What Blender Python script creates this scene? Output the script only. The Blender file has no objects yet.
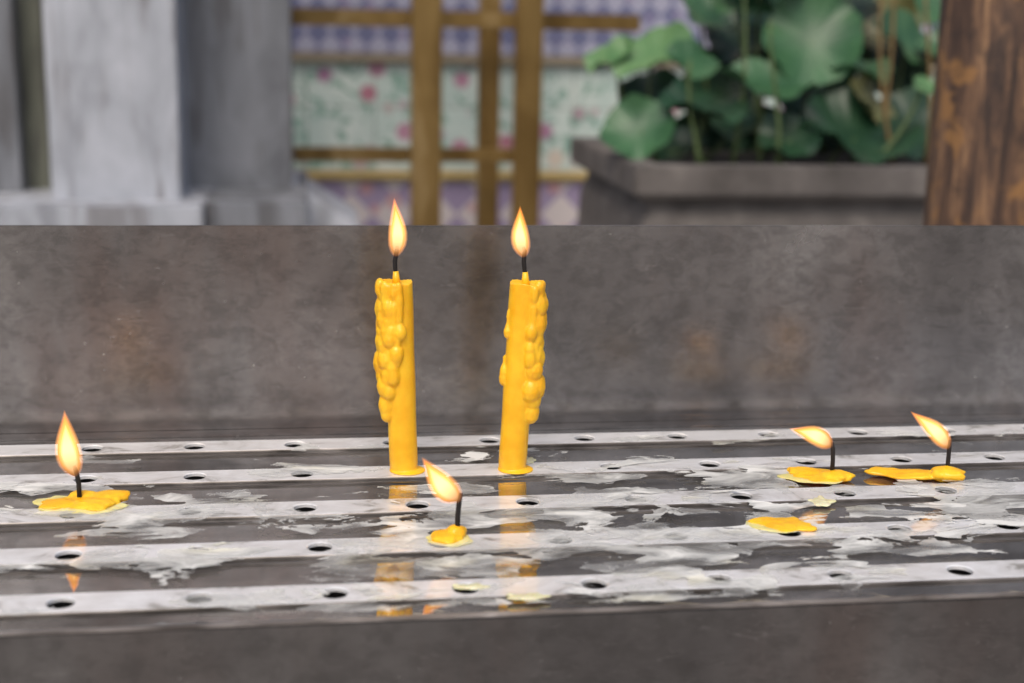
import bpy, bmesh, math, random
import numpy as np
from mathutils import Vector, Matrix, noise
random.seed(7)
S=bpy.context.scene
F_PX=1422.2; PIT=math.radians(12.6); PSI=math.radians(8.3); ROL=math.radians(1.16)
C=Vector((0,0,.25))
R0=Vector((math.cos(PSI),-math.sin(PSI),0)); Fw=Vector((math.sin(PSI)*math.cos(PIT),math.cos(PSI)*math.cos(PIT),-math.sin(PIT)))
U0=R0.cross(Fw)
R=R0*math.cos(ROL)+U0*math.sin(ROL); U=U0*math.cos(ROL)-R0*math.sin(ROL)
# survey helpers: where a sight line measured in the photo meets a real horizontal / vertical plane of the scene
def ray(px,py): return (Fw+R*((px-512)/F_PX)-U*((py-341.5)/F_PX))
def hz(px,py,z=0):
    d=ray(px,py); t=(z-C.z)/d.z; p=C+d*t; return p
def hy(px,py,Y):
    d=ray(px,py); p=C+d*(Y/d.y); return p
# camera
cd=bpy.data.cameras.new("camera"); cam=bpy.data.objects.new("camera",cd); S.collection.objects.link(cam)
M=Matrix((R,U,-Fw)).transposed().to_4x4(); M.translation=C; cam.matrix_world=M
cd.lens=50; cd.sensor_width=36; cd.clip_start=.01; cd.clip_end=500
cd.dof.use_dof=True; cd.dof.focus_distance=.79; cd.dof.aperture_fstop=6.3
S.camera=cam
S.view_settings.view_transform='Standard'; S.view_settings.look='None'; S.view_settings.exposure=0
# world
w=bpy.data.worlds.new("World"); S.world=w; w.use_nodes=True
nt=w.node_tree; bg=nt.nodes["Background"]
sk=nt.nodes.new("ShaderNodeTexSky"); sk.sky_type='NISHITA'; sk.sun_disc=False
sk.sun_elevation=math.radians(55); sk.sun_rotation=math.radians(200); sk.dust_density=5; sk.ozone_density=1
nt.links.new(sk.outputs[0],bg.inputs[0]); bg.inputs[1].default_value=.15
sd=bpy.data.lights.new("sun",'SUN'); sun=bpy.data.objects.new("sun",sd); S.collection.objects.link(sun)
sd.energy=1.5; sd.angle=math.radians(30); sd.color=(1,.93,.83)
az=math.radians(200); el=math.radians(55)
dirs=Vector((math.sin(az)*math.cos(el),math.cos(az)*math.cos(el),math.sin(el)))
sun.rotation_euler=dirs.to_track_quat('Z','Y').to_euler()

# ---------- helpers
def link(o,par=None):
    S.collection.objects.link(o)
    if par: o.parent=par
    return o
def empty(name,loc=(0,0,0)):
    e=bpy.data.objects.new(name,None); e.empty_display_size=.05; e.location=loc; S.collection.objects.link(e); return e
def obj(name,bm,mat,par=None,smooth=False,loc=None):
    me=bpy.data.meshes.new(name); bm.normal_update(); bm.to_mesh(me); bm.free()
    if smooth:
        for p in me.polygons: p.use_smooth=True
    o=bpy.data.objects.new(name,me)
    if mat: me.materials.append(mat)
    link(o,par)
    if loc is not None: o.location=loc
    return o
def box(name,x0,x1,y0,y1,z0,z1,mat,par=None,bev=.002):
    bm=bmesh.new(); bmesh.ops.create_cube(bm,size=1)
    for v in bm.verts: v.co=Vector((x0+(v.co.x+.5)*(x1-x0),y0+(v.co.y+.5)*(y1-y0),z0+(v.co.z+.5)*(z1-z0)))
    if bev: bmesh.ops.bevel(bm,geom=bm.edges[:],offset=bev,segments=2,affect='EDGES')
    return obj(name,bm,mat,par)
class NT:
    def __init__(s,name):
        s.m=bpy.data.materials.new(name); s.m.use_nodes=True; s.t=s.m.node_tree; s.b=s.t.nodes["Principled BSDF"]; s.out=s.t.nodes["Material Output"]
        s.co=s.n("ShaderNodeTexCoord").outputs["Object"]
    def n(s,k,**kw):
        x=s.t.nodes.new(k)
        for a,v in kw.items(): setattr(x,a,v)
        return x
    def l(s,a,b): s.t.links.new(a,b)
    def mp(s,scale=(1,1,1),rot=(0,0,0),src=None):
        x=s.n("ShaderNodeMapping"); x.inputs["Scale"].default_value=scale; x.inputs["Rotation"].default_value=rot; s.l(src or s.co,x.inputs[0]); return x.outputs[0]
    def noise(s,scale,detail=4,dist=0,vec=None,rough=.55):
        x=s.n("ShaderNodeTexNoise"); x.inputs["Scale"].default_value=scale; x.inputs["Detail"].default_value=detail; x.inputs["Distortion"].default_value=dist; x.inputs["Roughness"].default_value=rough
        s.l(vec or s.co,x.inputs["Vector"]); return x.outputs["Fac"]
    def voro(s,scale,vec=None,feat='F1',out="Distance",rnd=1):
        x=s.n("ShaderNodeTexVoronoi",feature=feat); x.inputs["Scale"].default_value=scale; x.inputs["Randomness"].default_value=rnd; s.l(vec or s.co,x.inputs["Vector"]); return x.outputs[out]
    def ramp(s,fac,stops,interp='LINEAR'):
        x=s.n("ShaderNodeValToRGB"); x.color_ramp.interpolation=interp; e=x.color_ramp.elements
        while len(e)<len(stops): e.new(.5)
        for i,(p,c) in enumerate(stops):
            e[i].position=p; e[i].color=(*c,1) if not isinstance(c,(int,float)) else (c,c,c,1)
        s.l(fac,x.inputs[0]); return x.outputs[0]
    def mix(s,f,a,b,typ='MIX'):
        x=s.n("ShaderNodeMix",data_type='RGBA',blend_type=typ)
        for v,i in ((f,0),(a,6),(b,7)):
            if isinstance(v,(int,float)): x.inputs[i].default_value=v
            elif isinstance(v,tuple): x.inputs[i].default_value=(*v,1)
            else: s.l(v,x.inputs[i])
        return x.outputs[2]
    def math(s,op,a,b=0,clamp=False):
        x=s.n("ShaderNodeMath",operation=op,use_clamp=clamp)
        for v,i in ((a,0),(b,1)):
            if isinstance(v,(int,float)): x.inputs[i].default_value=v
            else: s.l(v,x.inputs[i])
        return x.outputs[0]
    def set(s,**kw):
        for k,v in kw.items():
            i=s.b.inputs[k.replace("_"," ")]
            if isinstance(v,(int,float)): i.default_value=v
            elif isinstance(v,tuple): i.default_value=(*v,1) if len(v)==3 and i.type=='RGBA' else v
            else: s.l(v,i)
    def bump(s,h,strength=.3,dist=.001):
        x=s.n("ShaderNodeBump"); x.inputs["Strength"].default_value=strength; x.inputs["Distance"].default_value=dist; s.l(h,x.inputs["Height"]); s.l(x.outputs[0],s.b.inputs["Normal"])

# ---------- materials
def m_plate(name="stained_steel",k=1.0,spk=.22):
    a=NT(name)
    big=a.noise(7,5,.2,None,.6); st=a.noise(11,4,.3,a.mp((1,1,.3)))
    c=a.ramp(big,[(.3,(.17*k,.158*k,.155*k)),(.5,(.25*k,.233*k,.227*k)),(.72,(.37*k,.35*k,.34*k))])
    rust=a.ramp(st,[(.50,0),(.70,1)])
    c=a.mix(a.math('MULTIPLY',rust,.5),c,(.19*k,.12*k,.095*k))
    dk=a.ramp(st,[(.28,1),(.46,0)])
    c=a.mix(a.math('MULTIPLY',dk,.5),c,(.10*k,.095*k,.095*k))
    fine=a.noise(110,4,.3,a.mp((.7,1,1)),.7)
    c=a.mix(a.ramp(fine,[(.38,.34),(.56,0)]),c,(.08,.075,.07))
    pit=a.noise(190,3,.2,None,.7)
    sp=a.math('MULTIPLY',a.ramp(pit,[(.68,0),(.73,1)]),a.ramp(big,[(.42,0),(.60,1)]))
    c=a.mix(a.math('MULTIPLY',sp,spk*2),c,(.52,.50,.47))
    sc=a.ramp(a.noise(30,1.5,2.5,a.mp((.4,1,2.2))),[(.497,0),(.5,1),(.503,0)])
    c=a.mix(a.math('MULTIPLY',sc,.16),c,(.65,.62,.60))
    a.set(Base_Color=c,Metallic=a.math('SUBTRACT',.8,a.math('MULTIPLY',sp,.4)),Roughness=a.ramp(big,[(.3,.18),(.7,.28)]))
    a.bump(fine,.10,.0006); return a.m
def m_slat():
    a=NT("perforated_slat_steel")
    f=a.noise(50,6,1.0,a.mp((.5,1,1)),.7)
    c=a.ramp(f,[(.34,(.30,.285,.26)),(.43,(.70,.69,.68)),(.6,(.86,.86,.865)),(.8,(.92,.92,.92))])
    a.set(Base_Color=c,Metallic=.2,Roughness=.36,Coat_Weight=1.0,Coat_Roughness=.04,Coat_IOR=1.45)
    a.bump(f,.05,.0006); return a.m
def m_dark():
    a=NT("dark_steel"); a.set(Base_Color=(.05,.048,.045),Metallic=.3,Roughness=.5); return a.m
def m_edge(name="dark_edge_steel",k=1):
    a=NT(name); c=a.ramp(a.noise(60,4,.5,a.mp((.4,1,1))),[(.35,(.05*k,.043*k,.038*k)),(.6,(.16*k,.145*k,.135*k)),(.75,(.30*k,.28*k,.27*k))]); a.set(Base_Color=c,Metallic=.4,Roughness=.4); return a.m
def m_water():
    a=NT("water_over_steel")
    c=a.ramp(a.noise(30,4,.5,a.mp((.25,1,1))),[(.35,(.24,.225,.21)),(.5,(.44,.42,.40)),(.68,(.66,.64,.62))])
    a.set(Base_Color=c,Metallic=.92,Roughness=.03,IOR=1.33)
    a.bump(a.noise(45,2,.3),.06,.002); return a.m
def m_film():
    a=NT("floating_wax_film")
    at=a.n("ShaderNodeAttribute",attribute_name="film_amount").outputs["Fac"]
    vec=a.mp((.5,1,1))
    warp=a.n("ShaderNodeTexNoise"); warp.inputs["Scale"].default_value=34; warp.inputs["Detail"].default_value=3; a.l(vec,warp.inputs["Vector"])
    wv=a.n("ShaderNodeVectorMath",operation='MULTIPLY_ADD'); wv.inputs[1].default_value=(.03,.03,.03); a.l(warp.outputs["Color"],wv.inputs[0]); a.l(vec,wv.inputs[2]); wv=wv.outputs[0]
    cell=a.n("ShaderNodeTexVoronoi"); cell.inputs["Scale"].default_value=54; a.l(wv,cell.inputs["Vector"])
    sep=a.n("ShaderNodeSeparateColor"); a.l(cell.outputs["Color"],sep.inputs[0])
    n1=a.noise(38,6,.7,vec,.62)
    s=a.math('ADD',at,a.math('MULTIPLY',a.math('SUBTRACT',n1,.5),2.0))
    s=a.math('ADD',s,a.math('MULTIPLY',a.math('SUBTRACT',sep.outputs[0],.5),.7))
    mask=a.ramp(s,[(.49,0),(.51,1)])
    edge=a.ramp(s,[(.50,1),(.55,0)])
    n2=a.noise(46,5,.5,wv,.6)
    op=a.ramp(n2,[(.38,.22),(.50,.60),(.62,.95)])
    op=a.math('MULTIPLY',op,a.ramp(sep.outputs[2],[(0,.45),(.5,1)]))
    op=a.math('MAXIMUM',op,a.math('MULTIPLY',edge,.75))
    tint=a.ramp(warp.outputs["Fac"],[(.56,0),(.66,1)])
    c=a.ramp(n2,[(.36,(.52,.53,.52)),(.5,(.70,.71,.68)),(.66,(.86,.86,.82))])
    c=a.mix(a.math('MULTIPLY',tint,.28),c,(.82,.75,.42))
    a.set(Base_Color=c,Roughness=.16,Alpha=a.math('MULTIPLY',mask,op))
    a.bump(a.math('ADD',a.math('MULTIPLY',edge,.5),a.math('ADD',sep.outputs[1],n2)),.35,.0012); return a.m
def m_wax(name="yellow_wax",c1=(.88,.43,.007),c2=(.96,.55,.020)):
    a=NT(name)
    c=a.ramp(a.noise(80,3),[(.35,c1),(.65,c2)])
    a.set(Base_Color=c,Roughness=.36,Subsurface_Weight=.3,Subsurface_Radius=(1,.5,.12),Subsurface_Scale=.003)
    a.bump(a.noise(350,2),.12,.0004); return a.m
def m_simple(name,c,rough=.6,metal=0):
    a=NT(name); cc=a.mix(a.noise(12,3),tuple(x*.75 for x in c),tuple(min(1,x*1.25) for x in c))
    a.set(Base_Color=cc,Roughness=rough,Metallic=metal); return a.m
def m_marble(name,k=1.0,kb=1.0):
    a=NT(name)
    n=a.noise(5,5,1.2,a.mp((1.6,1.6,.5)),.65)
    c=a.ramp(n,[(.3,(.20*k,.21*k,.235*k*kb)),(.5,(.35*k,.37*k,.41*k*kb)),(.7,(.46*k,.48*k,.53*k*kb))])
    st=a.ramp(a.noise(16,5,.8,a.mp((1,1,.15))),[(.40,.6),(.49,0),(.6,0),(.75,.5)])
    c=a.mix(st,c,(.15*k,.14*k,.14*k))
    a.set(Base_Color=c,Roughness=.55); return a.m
def m_gold():
    a=NT("gilded_metal"); c=a.ramp(a.noise(9,4,.6,a.mp((1,1,.4))),[(.3,(.17,.10,.03)),(.55,(.31,.20,.07)),(.75,(.50,.36,.18))])
    a.set(Base_Color=c,Metallic=.6,Roughness=.33); return a.m
def m_floral():
    a=NT("floral_tiles")
    base=a.ramp(a.noise(6,2),[(.3,(.50,.62,.57)),(.7,(.72,.79,.73))])
    lv=a.ramp(a.noise(14,3,1.8),[(.54,0),(.59,1)])
    c=a.mix(a.math('MULTIPLY',lv,.75),base,(.16,.34,.26))
    vv=a.mp((1,.01,1))
    vc=a.n("ShaderNodeTexVoronoi"); vc.inputs["Scale"].default_value=12; a.l(vv,vc.inputs["Vector"])
    fl=a.ramp(vc.outputs["Distance"],[(.27,1),(.38,0)])
    sp=a.n("ShaderNodeSeparateColor"); a.l(vc.outputs["Color"],sp.inputs[0])
    pc=a.ramp(sp.outputs[0],[(0,(.42,.09,.16)),(.4,(.58,.27,.35)),(.7,(.34,.14,.30)),(1,(.7,.6,.5))])
    c=a.mix(a.math('MULTIPLY',fl,a.ramp(sp.outputs[1],[(.25,0),(.3,.9)])),c,pc)
    br=a.n("ShaderNodeTexBrick"); br.offset=0; br.inputs["Scale"].default_value=1; br.inputs["Brick Width"].default_value=.2; br.inputs["Row Height"].default_value=.6; br.inputs["Mortar Size"].default_value=.002
    br.inputs["Color1"].default_value=(1,1,1,1); br.inputs["Color2"].default_value=(.9,.9,.9,1); br.inputs["Mortar"].default_value=(.5,.5,.48,1); a.l(a.mp((1,1,1),(math.radians(90),0,0)),br.inputs[0])
    c=a.mix(1.0,c,br.outputs[0],'MULTIPLY')
    a.set(Base_Color=c,Roughness=.25); return a.m
def m_diamond(name,c1,c2,c3,sc,f=1.0):
    a=NT(name)
    v=a.mp((sc,sc*.001,sc),(0,math.radians(45),0))
    ch=a.n("ShaderNodeTexChecker"); ch.inputs["Scale"].default_value=1; ch.inputs["Color1"].default_value=(*c1,1); ch.inputs["Color2"].default_value=(*c2,1); a.l(v,ch.inputs[0])
    d=a.voro(sc*1.1,a.mp((1,.01,1)),rnd=.6); c=a.mix(a.ramp(d,[(.22,.85),(.34,0)]),ch.outputs[0],c3)
    a.set(Base_Color=c,Roughness=.3); return a.m
def m_leaf(name,c1,c2):
    a=NT(name); c=a.ramp(a.noise(10,3,.5),[(.3,c1),(.7,c2)])
    a.set(Base_Color=c,Roughness=.42); return a.m
def m_bark():
    a=NT("weathered_wood")
    n=a.noise(38,6,1.0,a.mp((1,1,.10)),.75)
    c=a.ramp(n,[(.36,(.018,.012,.010)),(.48,(.075,.042,.028)),(.58,(.18,.10,.055)),(.70,(.38,.22,.11))])
    g=a.noise(24,4,.4,a.mp((1,1,.8)),.6)
    c=a.mix(a.ramp(g,[(.56,0),(.64,.65)]),c,(.34,.17,.055))
    c=a.mix(a.ramp(g,[(.36,.7),(.46,0)]),c,(.035,.022,.018))
    a.set(Base_Color=c,Roughness=.5); return a.m
def m_stone():
    a=NT("planter_stone"); c=a.ramp(a.noise(14,6),[(.3,(.075,.066,.060)),(.6,(.14,.125,.115)),(.8,(.24,.215,.195))])
    a.set(Base_Color=c,Roughness=.8); return a.m
def m_ground():
    a=NT("paving"); br=a.n("ShaderNodeTexBrick"); br.inputs["Scale"].default_value=1; br.offset=.5
    br.inputs["Color1"].default_value=(.26,.25,.24,1); br.inputs["Color2"].default_value=(.33,.32,.30,1); br.inputs["Mortar"].default_value=(.14,.13,.12,1); br.inputs["Mortar Size"].default_value=.008; a.l(a.co,br.inputs[0])
    c=a.mix(.5,br.outputs[0],a.ramp(a.noise(3,3),[(.3,.5),(.7,1.0)]),'MULTIPLY'); a.set(Base_Color=c,Roughness=.8); return a.m
def m_flame(name,k,cols,sts):
    # thin glowing gas shell: light it emits is added to what is seen through it
    a=NT(name); a.t.nodes.remove(a.b)
    sx=a.n("ShaderNodeSeparateXYZ"); a.l(a.co,sx.inputs[0])
    t=a.math('DIVIDE',sx.outputs[2],.027)
    col=a.ramp(t,cols); stv=a.ramp(t,sts)
    e=a.n("ShaderNodeEmission"); a.l(col,e.inputs[0]); a.l(a.math('MULTIPLY',stv,k),e.inputs[1])
    tr=a.n("ShaderNodeBsdfTransparent"); ad=a.n("ShaderNodeAddShader"); a.l(e.outputs[0],ad.inputs[0]); a.l(tr.outputs[0],ad.inputs[1])
    a.l(ad.outputs[0],a.out.inputs["Surface"]); a.m.cycles.emission_sampling='NONE'; return a.m
PL=m_plate(); PLF=m_plate("stained_steel_front",.70,.12); SL=m_slat(); DK=m_dark(); WA=m_water(); WX=m_wax(); ED=m_edge(); ED2=m_edge("lip_highlight_steel",2.2)
FO=m_flame("flame_outer",.16,[(0,(.9,.3,.1)),(.5,(1,.42,.08)),(1,(1,.27,.03))],[(0,.25),(.2,.7),(.5,1),(1,1)])
FM=m_flame("flame_middle",.21,[(0,(1,.45,.15)),(.5,(1,.54,.15)),(1,(1,.40,.08))],[(0,.2),(.2,.6),(.4,1),(1,.9)])
FI=m_flame("flame_core",.30,[(0,(1,.6,.3)),(.5,(1,.80,.42)),(1,(1,.6,.2))],[(0,.1),(.2,.6),(.4,1),(.8,.9),(1,.4)])
WICK=m_simple("burnt_wick",(.012,.01,.01),.9)
# ---------- ground
GZ=-.8
bm=bmesh.new(); bmesh.ops.create_grid(bm,x_segments=1,y_segments=1,size=150); obj("ground",bm,m_ground(),loc=(0,0,GZ))
# ---------- candle tray
tray=empty("candle_tray")
YB=.869; YF=.5655; X0=-.75; X1=1.15; ZT=.1275
box("back_plate",X0,X1,YB,YB+.003,-.12,ZT,PL,tray,.0007)
box("back_flange",X0,X1,YB-.012,YB-.0002,-.006,-.0004,PL,tray,.0006)
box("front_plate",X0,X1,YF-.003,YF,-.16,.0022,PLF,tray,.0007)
box("front_lip",X0,X1,YF-.0034,YF+.0006,.0023,.0032,ED2,tray,.0004)  # paler strip: highlight along the front plate's top edge, put into the colour
box("end_plate_left",X0-.003,X0-.0002,YF,YB,-.12,.03,PL,tray,.0007)
box("end_plate_right",X1+.0002,X1+.003,YF,YB,-.12,.03,PL,tray,.0007)
box("tray_floor",X0,X1,YF+.0005,YB-.0005,-.03,-.022,DK,tray,0)
for i,(lx,ly) in enumerate(((X0+.03,YF+.03),(X1-.03,YF+.03),(X0+.03,YB-.03),(X1-.03,YB-.03))):
    box("leg_%d"%(i+1),lx-.015,lx+.015,ly-.015,ly+.015,GZ,-.0305,DK,tray,.002)
SP=.0592; HW=.0102; HR=.0060
slats=[(.833,(583,436)),(.775,(610,465)),(.717,(305,506)),(.659,(320,545)),(.601,(200,594))]
for k,(yc,ph) in enumerate(slats):
    xp=hz(*ph).x
    bm=bmesh.new()
    n0=math.ceil((X0-xp)/SP+.5); n1=math.floor((X1-xp)/SP-.5)
    ca=math.atan2(HW,SP/2)
    ang=sorted([i*2*math.pi/36 for i in range(36)]+[ca,math.pi-ca,math.pi+ca,2*math.pi-ca])
    for n in range(n0,n1+1):
        cx=xp+n*SP
        ci=[];co=[];lo=[]
        for a in ang:
            c,s=math.cos(a),math.sin(a)
            t=min((SP/2)/abs(c) if abs(c)>1e-6 else 9,HW/abs(s) if abs(s)>1e-6 else 9)
            rr=HR
            ci.append(bm.verts.new((cx+c*rr,yc+s*rr,-.0004))); co.append(bm.verts.new((cx+c*t,yc+s*t,0)))
            lo.append((bm.verts.new((cx+c*(rr+.0008),yc+s*(rr+.0008),0)),bm.verts.new((cx+c*rr,yc+s*rr,-.002))))
        N=len(ang)
        for i in range(N):
            j=(i+1)%N
            bm.faces.new((lo[i][0],co[i],co[j],lo[j][0])); bm.faces.new((ci[i],lo[i][0],lo[j][0],ci[j])); bm.faces.new((lo[i][1],ci[i],ci[j],lo[j][1]))
    xa=xp+(n0-.5)*SP; xb=xp+(n1+.5)*SP
    side=[]
    for sgn in (-1,1):
        prof=[(HW,0),(HW+.0004,-.0001),(HW+.0008,-.0006),(HW+.0010,-.012)]
        rows=[[bm.verts.new((x,yc+sgn*p[0],p[1])) for p in prof] for x in (xa,xb)]
        for i in range(3):
            f=(rows[0][i],rows[1][i],rows[1][i+1],rows[0][i+1]); fc=bm.faces.new(f if sgn<0 else f[::-1])
            if i>0: fc.material_index=1  # slat sides get a darker, mottled steel than the tops
    bmesh.ops.remove_doubles(bm,verts=bm.verts,dist=1e-5)
    o=obj("slat_%d"%(k+1),bm,SL,tray); o.data.materials.append(ED)
ys=[YB-.0005]+[s[0] for s in slats]+[YF+.0005]
for i in range(6):
    ya=(ys[i]-(HW+.0012) if i>0 else ys[i]-.012); yb=(ys[i+1]+HW+.0012 if i<5 else ys[i+1])
    bm=bmesh.new(); vs=[bm.verts.new(p) for p in ((X0,yb,-.0016),(X1,yb,-.0016),(X1,ya,-.0016),(X0,ya,-.0016))]; bm.faces.new(vs); obj("water_channel_%d"%(i+1),bm,WA,tray)
    if 0<i<5:
        ym=ya-.006
        box("runner_%d"%i,X0,X1,ym-.0016,ym+.0016,-.010,-.0009,ED,tray,.0005)
# wax film
regs=[(60,495,90,18,.5),(170,515,90,16,.5),(330,470,110,14,.42),(250,498,120,10,.42),(600,505,160,30,.45),(720,480,120,18,.45),(880,530,200,22,.5),(1000,500,90,16,.45),
 (420,580,230,24,.5),(620,560,170,30,.5),(780,540,130,20,.45),(330,600,140,12,.4),(560,600,160,10,.4),(130,560,130,12,.2),(960,480,90,9,.3),(480,545,120,22,.45),(640,490,90,20,.35)]
G=[(hz(a,b),c/F_PX*hz(a,b).y*1.0, abs(hz(a,b+d).y-hz(a,b-d).y)/2,e) for a,b,c,d,e in regs]
nx,ny=440,120
xs=np.linspace(-.45,.95,nx); yv=np.linspace(YF+.008,YB-.026,ny)
XX,YY=np.meshgrid(xs,yv)
D=np.full(XX.shape,.14)
for p,sx,sy,e in G: D+=e*np.exp(-((XX-p.x)/sx)**2-((YY-p.y)/sy)**2)
D=np.minimum(D,.60)
D-=.5*np.exp(-((YY-yv[0])/.006)**2)+.5*np.exp(-((YY-yv[-1])/.008)**2)
me=bpy.data.meshes.new("wax_film")
vv=np.stack([XX.ravel(),YY.ravel(),np.full(XX.size,.0007)+.0003*np.sin(XX.ravel()*90+YY.ravel()*60)],1)
idx=np.arange(nx*ny).reshape(ny,nx)
ff=np.stack([idx[:-1,:-1].ravel(),idx[:-1,1:].ravel(),idx[1:,1:].ravel(),idx[1:,:-1].ravel()],1)
me.from_pydata(vv.tolist(),[],ff.tolist())
at=me.attributes.new("film_amount",'FLOAT','POINT'); at.data.foreach_set("value",D.ravel().astype(np.float32))
for p in me.polygons: p.use_smooth=True
me.materials.append(m_film()); link(bpy.data.objects.new("wax_film",me))

# ---------- candles
def blob(bm,c,r,sc=(1,1,1),sub=2):
    m=Matrix.Translation(c)@Matrix.Diagonal((r*sc[0],r*sc[1],r*sc[2],1))
    bmesh.ops.create_icosphere(bm,subdivisions=sub,radius=1,matrix=m)
def remesh(o,vox,sm=4):
    r=o.modifiers.new("remesh",'REMESH'); r.mode='VOXEL'; r.voxel_size=vox; r.use_smooth_shade=True
    s=o.modifiers.new("smooth",'SMOOTH'); s.iterations=sm; s.factor=.5
def tube(name,pts,rads,mat,par,seg=10):
    bm=bmesh.new(); rings=[]
    for i,p in enumerate(pts):
        p=Vector(p); q=Vector(pts[min(i+1,len(pts)-1)])-Vector(pts[max(i-1,0)]); q.normalize()
        a=(Vector((1,0,0))-q*q.x).normalized() if abs(q.x)<.95 else Vector((0,1,0)); b=q.cross(a)
        rings.append([bm.verts.new(p+(a*math.cos(t*2*math.pi/seg)+b*math.sin(t*2*math.pi/seg))*rads[i]) for t in range(seg)])
    for i in range(len(rings)-1):
        for t in range(seg):
            u=(t+1)%seg; bm.faces.new((rings[i][t],rings[i][u],rings[i+1][u],rings[i+1][t]))
    bm.faces.new(rings[0][::-1]); bm.faces.new(rings[-1])
    return obj(name,bm,mat,par,True)
PROF=[(0,.16),(.04,.42),(.10,.68),(.20,.92),(.30,1),(.42,.98),(.55,.86),(.67,.67),(.78,.46),(.88,.26),(.95,.12),(1,.02)]
SHELLS=[("outer_1",1.04,0,1,0),("outer_2",.98,.005,.975,0),("outer_3",.91,.01,.95,0),("middle_1",.83,.02,.92,1),("middle_2",.75,.03,.88,1),("middle_3",.67,.045,.84,1),("core_1",.58,.06,.79,2),("core_2",.48,.08,.73,2),("core_3",.36,.11,.66,2)]
def flame(par,loc,H,Wd,tilt,bend=0):
    s=H/.027; seg=20; Wd*=1.13
    fe_=bpy.data.objects.new("flame",None); link(fe_,par); fe_.location=loc; fe_.scale=(s,s,s); fe_.rotation_euler=(0,math.radians(tilt),0)
    for nm,kr,z0,z1,mi in SHELLS:
        mt=(FO,FM,FI)[mi]
        bm=bmesh.new(); rings=[]
        for t,r in PROF:
            tz=z0+(z1-z0)*t
            ox=bend*math.sin(tz*math.pi*1.3)*.003
            rings.append([bm.verts.new((ox+math.cos(a*2*math.pi/seg)*r*kr*Wd/2/s,math.sin(a*2*math.pi/seg)*r*kr*Wd/2/s,tz*.027)) for a in range(seg)])
        for i in range(len(rings)-1):
            for t in range(seg):
                u=(t+1)%seg; bm.faces.new((rings[i][t],rings[i][u],rings[i+1][u],rings[i+1][t]))
        bm.faces.new(rings[0][::-1]); bm.faces.new(rings[-1])
        obj(nm,bm,mt,fe_,True)
    return fe_
def tall_candle(px,py,lean,H,drips,wb,fl):
    p=hz(px,py,0)
    e=empty("candle",p); e.rotation_euler=(0,0,-PSI)
    bm=bmesh.new(); rings=[]; seg=40; K=26
    for i in range(K+1):
        t=i/K; r=.0079+.0010*t+.00012*math.sin(t*17)
        rings.append([bm.verts.new((lean*t+math.cos(a*2*math.pi/seg)*r,math.sin(a*2*math.pi/seg)*r,t*H-.001*(i==0)+(.0006*math.sin(a*.5) if i==K else 0))) for a in range(seg)])
    rings.append([bm.verts.new((lean+math.cos(a*2*math.pi/seg)*.0060,math.sin(a*2*math.pi/seg)*.0060,H-.002)) for a in range(seg)])
    for i in range(len(rings)-1):
        for t in range(seg):
            u=(t+1)%seg; bm.faces.new((rings[i][t],rings[i][u],rings[i+1][u],rings[i+1][t]))
    bm.faces.new(rings[0][::-1]); bm.faces.new(rings[-1])
    for ang,zt,zb,r in drips:
        a=math.radians(ang); n=max(5,int((zt-zb)/.0014))
        for i in range(n+1):
            t=i/n; z=zt+(zb-zt)*t; tt=z/H
            lump=noise.noise(Vector((z*165,ang*.13,0)))
            rr=r*(.68+.62*lump+.12*t)*(1.25 if t>.88 else 1)*(.75+.25*min(1,t*6))
            rr=max(rr,r*.4)
            R_=.0079+.001*tt+r*.08
            aa=a+.24*noise.noise(Vector((z*45,ang,3)))
            blob(bm,Vector((lean*tt+math.cos(aa)*R_,math.sin(aa)*R_,z)),rr,(1,1,1.25))
    # small puddle where the candle stands
    blob(bm,Vector((.002,-.001,.0004)),1,(.0105,.0100,.0011),3)
    o=obj("body",bm,WX,e,True); remesh(o,.0005,5)
    wp=[(lean,0,H-.003),(lean-.0006,0,H+.005),(lean-.0010+wb*.3,0,H+.011),(lean+wb,0,H+.0175),(lean+wb*1.8,0,H+.0195)]
    tube("wick",wp,[.0011,.0012,.0013,.0012,.0008],WICK,e)
    tube("wick_base",[(lean,0,H-.003),(lean-.0004,0,H+.0055)],[.0026,.0015],WX,e)
    flame(e,Vector((lean+wb*.7-.0006,0,H+.0135)),*fl)
    return e
dl=[(172,.107,.040,.0038),(186,.108,.056,.0040),(200,.108,.034,.0042),(214,.107,.042,.0040),(230,.108,.048,.0042),(246,.107,.056,.0038),(215,.075,.048,.0048),(262,.108,.066,.0034),(160,.100,.070,.0034),(192,.092,.062,.0054),(222,.088,.066,.0052),(240,.100,.078,.0048),(280,.108,.082,.0032),(180,.070,.050,.0044)]
tall_candle(404,470,-.0045,.1095,dl,.0002,(.0325,.0092,0,.3))
dr=[(0,.108,.040,.0042),(-18,.107,.034,.0044),(-34,.108,.048,.0042),(15,.106,.055,.0038),(-52,.106,.064,.0034),(-10,.085,.048,.0052),(-26,.092,.060,.0050),(185,.066,.053,.0028),(200,.093,.080,.0019),(-5,.100,.085,.0050)]
tall_candle(512,469,.0055,.1095,dr,-.001,(.029,.0092,-7,-.3))

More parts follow.
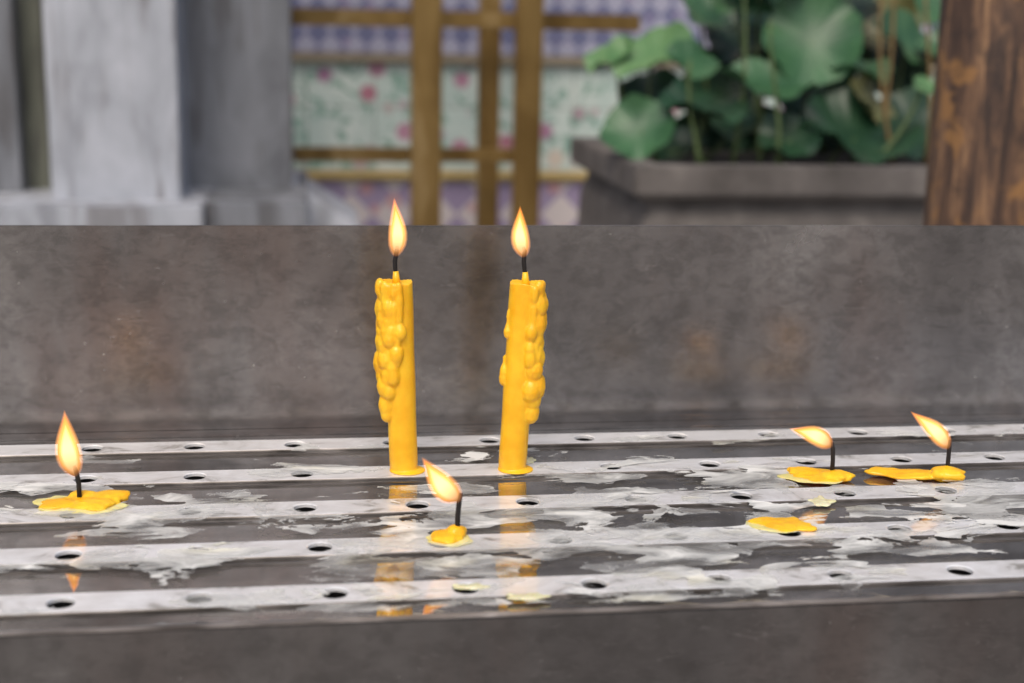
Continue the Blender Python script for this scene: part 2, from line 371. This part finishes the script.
def stub(name,px,py,blobs,wick=None,fl=None,vox=.0006,skin=None):
    p=hz(px,py,0)
    e=empty(name,p); e.rotation_euler=(0,0,-PSI)
    def mk(nm,bl,mat,vx):
        bm=bmesh.new()
        for x,y,rx,ry,rz,z in bl: blob(bm,Vector((x,y,z)),1,(rx,ry,rz),3)
        for v in bm.verts:
            n=noise.noise(v.co*150+Vector((px,0,0))); n2=noise.noise(v.co*380+Vector((0,px,0)))
            v.co.x*=1+.24*n+.11*n2; v.co.y*=1+.24*n+.11*n2; v.co.z+=.0006*n2
        o=obj(nm,bm,mat,e,True); remesh(o,vx,2)
    mk("wax_pool",blobs,WX,vox)
    if skin: mk("pale_skin",[(x,y,rx,ry,.0009,.0006) for x,y,rx,ry in skin],PALE,.0004)
    if wick:
        wx,wy,hh,bx,fz=wick
        tube("wick",[(wx,wy,.001),(wx,wy,.003+hh*.4),(wx+bx*.4,wy,.003+hh*.75),(wx+bx,wy,.003+hh)],[.0013,.0013,.0013,.0009],WICK,e)
        flame(e,Vector((wx+bx*.8,wy,fz)),*fl)
    return e
PALE=m_wax("pale_wax",(.66,.56,.18),(.78,.70,.32))
stub("candle_stub",85,504,[(.001,0,.018,.013,.0016,.0010),(.010,.007,.010,.008,.0030,.0015),(-.012,-.004,.010,.008,.002,.0012),(.006,-.005,.012,.008,.0026,.0014),(-.003,.009,.009,.005,.0028,.0015)],(-.004,.004,.0165,-.002,.0135),(.036,.0115,-8,-.3),skin=[(-.012,-.002,.014,.013),(.006,-.006,.016,.011)])
stub("candle_stub",822,477,[(0,0,.018,.012,.0016,.0010),(-.010,.004,.010,.008,.0025,.0015),(.008,-.002,.010,.008,.0028,.0015)],(.006,.002,.0170,-.001,.0180),(.027,.0100,-66,.5),skin=[(-.004,-.003,.019,.011)])
stub("candle_stub",912,476,[(0,0,.022,.009,.0018,.0010),(-.014,.003,.012,.007,.002,.0012),(.018,-.003,.009,.008,.0042,.0025)],(.020,0,.019,0,.0170),(.032,.0096,-46,.4))
stub("candle_stub",447,540,[(0,0,.008,.009,.0026,.0015),(.004,.004,.005,.006,.0040,.0025)],(.005,.004,.020,.0015,.0190),(.029,.0115,-43,-.4),skin=[(.001,-.001,.011,.010)])
stub("wax_puddle",783,526,[(0,0,.013,.011,.0014,.0008),(-.009,.004,.008,.007,.0016,.001),(.010,-.004,.006,.006,.0016,.001)],skin=[(-.003,0,.016,.012)])
_w=WX; WX=m_wax("thin_pale_wax",(.60,.56,.32),(.76,.73,.50))
for px,py,a,b in ((822,503,.006,.007),(528,598,.008,.0035),(520,461,.008,.007),(470,588,.007,.003)):
    stub("wax_flake",px,py,[(0,0,a,b,.0008,.0005),(a*.7,b*.3,a*.6,b*.5,.0008,.0005),(-a*.6,-b*.5,a*.5,b*.5,.0008,.0005),(a*.2,b*.8,a*.4,b*.5,.0008,.0005),(-a*.9,b*.4,a*.3,b*.3,.0008,.0005)],vox=.0004)
WX=_w

# ---------- background
MA=m_marble("grey_marble"); MB=m_marble("shaded_marble",.48); MC=m_marble("brown_marble",.40,.7)
def pbox(name,xa,xb,yt,yb,Y,depth,mat,par,bev=.004,z0=None,z1=None):
    a=hy(xa,(yt+yb)/2,Y); b=hy(xb,(yt+yb)/2,Y); m=(xa+xb)/2
    zt=hy(m,yt,Y).z if z1 is None else z1; zb=hy(m,yb,Y).z if z0 is None else z0
    return box(name,a.x,b.x,Y,Y+depth,zb,zt,mat,par,bev)
mp_=empty("marble_pillar")
pbox("shaft",47,178,0,203,2.85,.5,MA,mp_,.003,z1=1.6)
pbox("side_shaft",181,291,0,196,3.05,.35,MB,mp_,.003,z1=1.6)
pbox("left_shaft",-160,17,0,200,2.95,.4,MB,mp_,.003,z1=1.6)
pbox("recess",19,46,0,200,3.02,.3,MC,mp_,.002,z1=1.6)  # recess takes a darker, browner marble than the shafts
pbox("plinth",-200,203,206,260,2.74,.7,MA,mp_,.003,z0=GZ)
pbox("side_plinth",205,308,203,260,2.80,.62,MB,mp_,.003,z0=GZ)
a=hy(292,172,3.3); b=hy(362,224,3.0)
bm=bmesh.new(); 
pr=[(a.x,a.z),(b.x,b.z-.02),(b.x,GZ),(a.x-.3,GZ),(a.x-.3,a.z)]
v1=[bm.verts.new((x,3.06,z)) for x,z in pr]; v2=[bm.verts.new((x,3.4,z)) for x,z in pr]
bm.faces.new(v1); bm.faces.new(v2[::-1])
for i in range(5): bm.faces.new((v1[i],v2[i],v2[(i+1)%5],v1[(i+1)%5]))
bmesh.ops.recalc_face_normals(bm,faces=bm.faces); obj("marble_stair_cheek",bm,m_marble("pale_marble",1.2))
GO=m_gold()
fe=empty("gilded_fence")
pbox("post_1",412,442,0,222,3.5,.07,GO,fe,.008,z0=GZ,z1=1.3)
pbox("post_2",516,542,0,222,3.5,.06,GO,fe,.008,z0=GZ,z1=1.3)
pbox("picket",479,500,0,222,3.72,.05,GO,fe,.006,z0=GZ,z1=1.3)
pbox("rail_top",250,641,11,28,3.60,.03,GO,fe,.003)
pbox("rail_mid",250,530,148,162,3.60,.03,GO,fe,.003)
wall=empty("tiled_wall"); YW=4.3; XL=-3; XR=5
def zz(py): return hy(560,py,YW).z
P1=m_simple("plaster_cream",(.55,.5,.42))
box("core",XL,XR,YW+.02,YW+.3,GZ,2.4,P1,wall,0)
def band(name,yt,yb,mat,d=.0,bev=0): box(name,XL,XR,YW-d,YW+.0195,zz(yb),zz(yt),mat,wall,bev)
band("floral_panel",66,170,m_floral())
band("base_band",182,330,m_diamond("mosaic_purple",(.38,.31,.45),(.70,.63,.61),(.62,.34,.34),11))
band("gold_trim_low",172.3,179.7,m_simple("ochre_trim",(.50,.37,.14),.4),.02,.003)
band("floral_foot",180,181.8,P1)
band("floral_top",170.2,172.2,P1)
band("gold_trim_high",56,65.7,m_simple("ochre_trim2",(.26,.22,.16),.4),.02,.003)
band("lattice_band",-40,55.7,m_diamond("mosaic_blue",(.15,.16,.27),(.36,.36,.46),(.30,.24,.36),20))
band("upper_wall",-300,-40.3,m_diamond("mosaic_blue_upper",(.15,.16,.26),(.33,.33,.42),(.25,.20,.30),14))

# planter
ST=m_stone(); pl=empty("stone_planter")
px0,px1,py0,py1=.545,1.75,2.336,2.95; zr=.021
def loop_solid(name,levels,mat,par):
    bm=bmesh.new(); rs=[]
    for ins,z in levels:
        rs.append([bm.verts.new(p) for p in ((px0+ins,py0+ins,z),(px1-ins,py0+ins,z),(px1-ins,py1-ins,z),(px0+ins,py1-ins,z))])
    for i in range(len(rs)-1):
        for t in range(4):
            u=(t+1)%4; bm.faces.new((rs[i][t],rs[i][u],rs[i+1][u],rs[i+1][t]))
    bm.faces.new(rs[0][::-1]); bm.faces.new(rs[-1])
    bmesh.ops.bevel(bm,geom=[e for e in bm.edges],offset=.004,segments=2,affect='EDGES')
    return obj(name,bm,mat,par)
loop_solid("basin",[(.10,GZ),(.10,-.40),(.07,-.30),(.015,-.18),(.02,-.085),(.035,-.045),(0,-.030),(0,zr),(.05,zr),(.055,zr-.03)],ST,pl)
loop_solid("soil",[(.058,-.02),(.058,zr-.012)],m_simple("wet_soil",(.03,.027,.02),.7),pl)
# lotus
LM=[m_leaf("lotus_leaf_mid",(.022,.075,.030),(.055,.145,.06)),m_leaf("lotus_leaf_dark",(.008,.032,.015),(.020,.062,.027)),m_leaf("lotus_leaf_light",(.065,.165,.055),(.13,.24,.10)),m_leaf("lotus_leaf_dry",(.10,.10,.035),(.17,.17,.07))]
STEM=m_simple("lotus_stem",(.08,.12,.04),.6); STB=m_simple("dry_stem",(.20,.13,.05),.7)
lot=empty("lotus_plant",(1.1,2.6,0))
def leaf(c,r,nrm,mat,seed):
    rg=random.Random(seed); bm=bmesh.new(); seg=66; K=8; rings=[]
    p1,p2,p3=rg.uniform(0,6),rg.uniform(0,6),rg.uniform(0,6)
    ctr=bm.verts.new((0,0,0))
    for k in range(1,K+1):
        t=k/K; row=[]
        for s in range(seg):
            a=s*2*math.pi/seg
            rr=r*t*(1+.07*math.sin(2*a+p1)+.03*math.sin(5*a+p2)*t+.012*t*math.sin(13*a+p3))
            z=r*(.28*t*t+ t**3*(.16*math.sin(3*a+p3)+.06*math.sin(7*a+p1)) + .022*math.cos(a*22)*t)
            row.append(bm.verts.new((math.cos(a)*rr,math.sin(a)*rr,z)))
        rings.append(row)
    for s in range(seg):
        u=(s+1)%seg; bm.faces.new((ctr,rings[0][s],rings[0][u]))
        for k in range(K-1): bm.faces.new((rings[k][s],rings[k+1][s],rings[k+1][u],rings[k][u]))
    o=obj("leaf",bm,mat,None,True); q=Vector(nrm).normalized().to_track_quat('Z','Y')
    o.matrix_world=Matrix.Translation(c)@q.to_matrix().to_4x4(); 
    o.parent=lot; o.matrix_parent_inverse=Matrix.Translation((-1.1,-2.6,0))
def stem(c,base,mat,r=.004):
    pts=[]
    for i in range(8):
        t=i/7; p=Vector(base).lerp(Vector(c),t); p.x+=.02*math.sin(t*3+c[0]*40)*(1-t); pts.append(p)
    o=tube("stem",pts,[r*(1.2-.4*i/7) for i in range(8)],mat,None,8); o.parent=lot; o.matrix_parent_inverse=Matrix.Translation((-1.1,-2.6,0))
LV=[(812,42,2.62,.098,(-.2,-.8,.5),0),(652,58,2.70,.078,(-.4,-.5,.9),2),(700,18,2.8,.07,(.4,-.4,.8),0),(640,132,2.50,.066,(-.4,-.7,.6),0),(703,112,2.5,.078,(.1,-.30,1),1),
(765,90,2.52,.085,(.1,-.28,1),0),(855,140,2.48,.11,(0,-.4,1),1),(905,45,2.75,.08,(.3,-.6,.8),0),(922,88,2.42,.03,(.4,-.5,.8),2),(790,140,2.46,.055,(-.3,-.6,.8),1),
(735,128,2.6,.05,(-.2,-.5,1),0),(882,22,2.85,.075,(-.3,-.8,.4),3),(868,106,2.55,.055,(.5,-.5,.5),3),(612,60,2.75,.055,(-.7,-.2,.9),2),(690,65,2.6,.055,(.2,-.5,.8),0),
(740,40,2.85,.08,(-.1,-.6,.8),1),(855,72,2.6,.065,(.2,-.35,1),0),(735,5,2.7,.07,(.1,-.5,.9),0),(780,20,2.85,.09,(.1,-.8,.6),1),(845,10,2.8,.07,(-.1,-.6,.9),1),
(910,130,2.6,.08,(.1,-.6,.7),1),(680,150,2.6,.05,(-.3,-.5,.9),1),(930,10,2.9,.09,(0,-.6,.8),0),(650,100,2.75,.065,(-.2,-.6,.7),1),(720,90,2.8,.08,(0,-.8,.5),1),(820,110,2.75,.09,(0,-.8,.5),1),(890,75,2.85,.08,(0,-.8,.5),1),(770,60,2.88,.09,(0,-.9,.4),1),(960,60,2.7,.09,(0,-.5,.8),0),(990,120,2.6,.09,(0,-.5,.8),1),(760,-20,2.7,.09,(0,-.5,.8),0),(850,-25,2.7,.09,(0,-.5,.8),2),
(700,150,2.8,.08,(0,-.8,.5),1),(760,145,2.8,.08,(0,-.8,.5),1),(830,150,2.8,.08,(0,-.8,.5),1),(900,150,2.8,.08,(0,-.8,.5),1)]
for i,(a,b,Y,r,n,m) in enumerate(LV):
    c=hy(a,b,Y); leaf(c,r,n,LM[m],i)
    stem(c,(min(max(c.x+random.uniform(-.08,.08),.64),1.65),min(max(Y,2.42),2.85),zr-.015),STEM)
for a,b,Y in ((882,-30,2.45),(893,-60,2.55),(743,-30,2.5),(770,20,2.44),(925,-20,2.5),(690,60,2.45)):
    c=hy(a,b,Y); d=hy(a+random.uniform(-6,8),165,Y); stem(c,(d.x,Y,zr-.015),STB if a>850 else STEM,.0035)
# wooden post
c=hy(992,120,1.55)
bm=bmesh.new(); rings=[]; seg=48
for k in range(60):
    z=GZ+k*(2.6/59); row=[]
    for s in range(seg):
        a=s*2*math.pi/seg; r=.066*(1+.02*noise.noise(Vector((math.cos(a)*3,math.sin(a)*3,z*1.5)))+.010*math.sin(a*12)+.006*noise.noise(Vector((math.cos(a)*9,math.sin(a)*9,z*14))))
        row.append(bm.verts.new((math.cos(a)*r,math.sin(a)*r,z)))
    rings.append(row)
for i in range(59):
    for t in range(seg):
        u=(t+1)%seg; bm.faces.new((rings[i][t],rings[i][u],rings[i+1][u],rings[i+1][t]))
bm.faces.new(rings[-1]); obj("wooden_post",bm,m_bark(),None,True,(c.x,c.y,0))
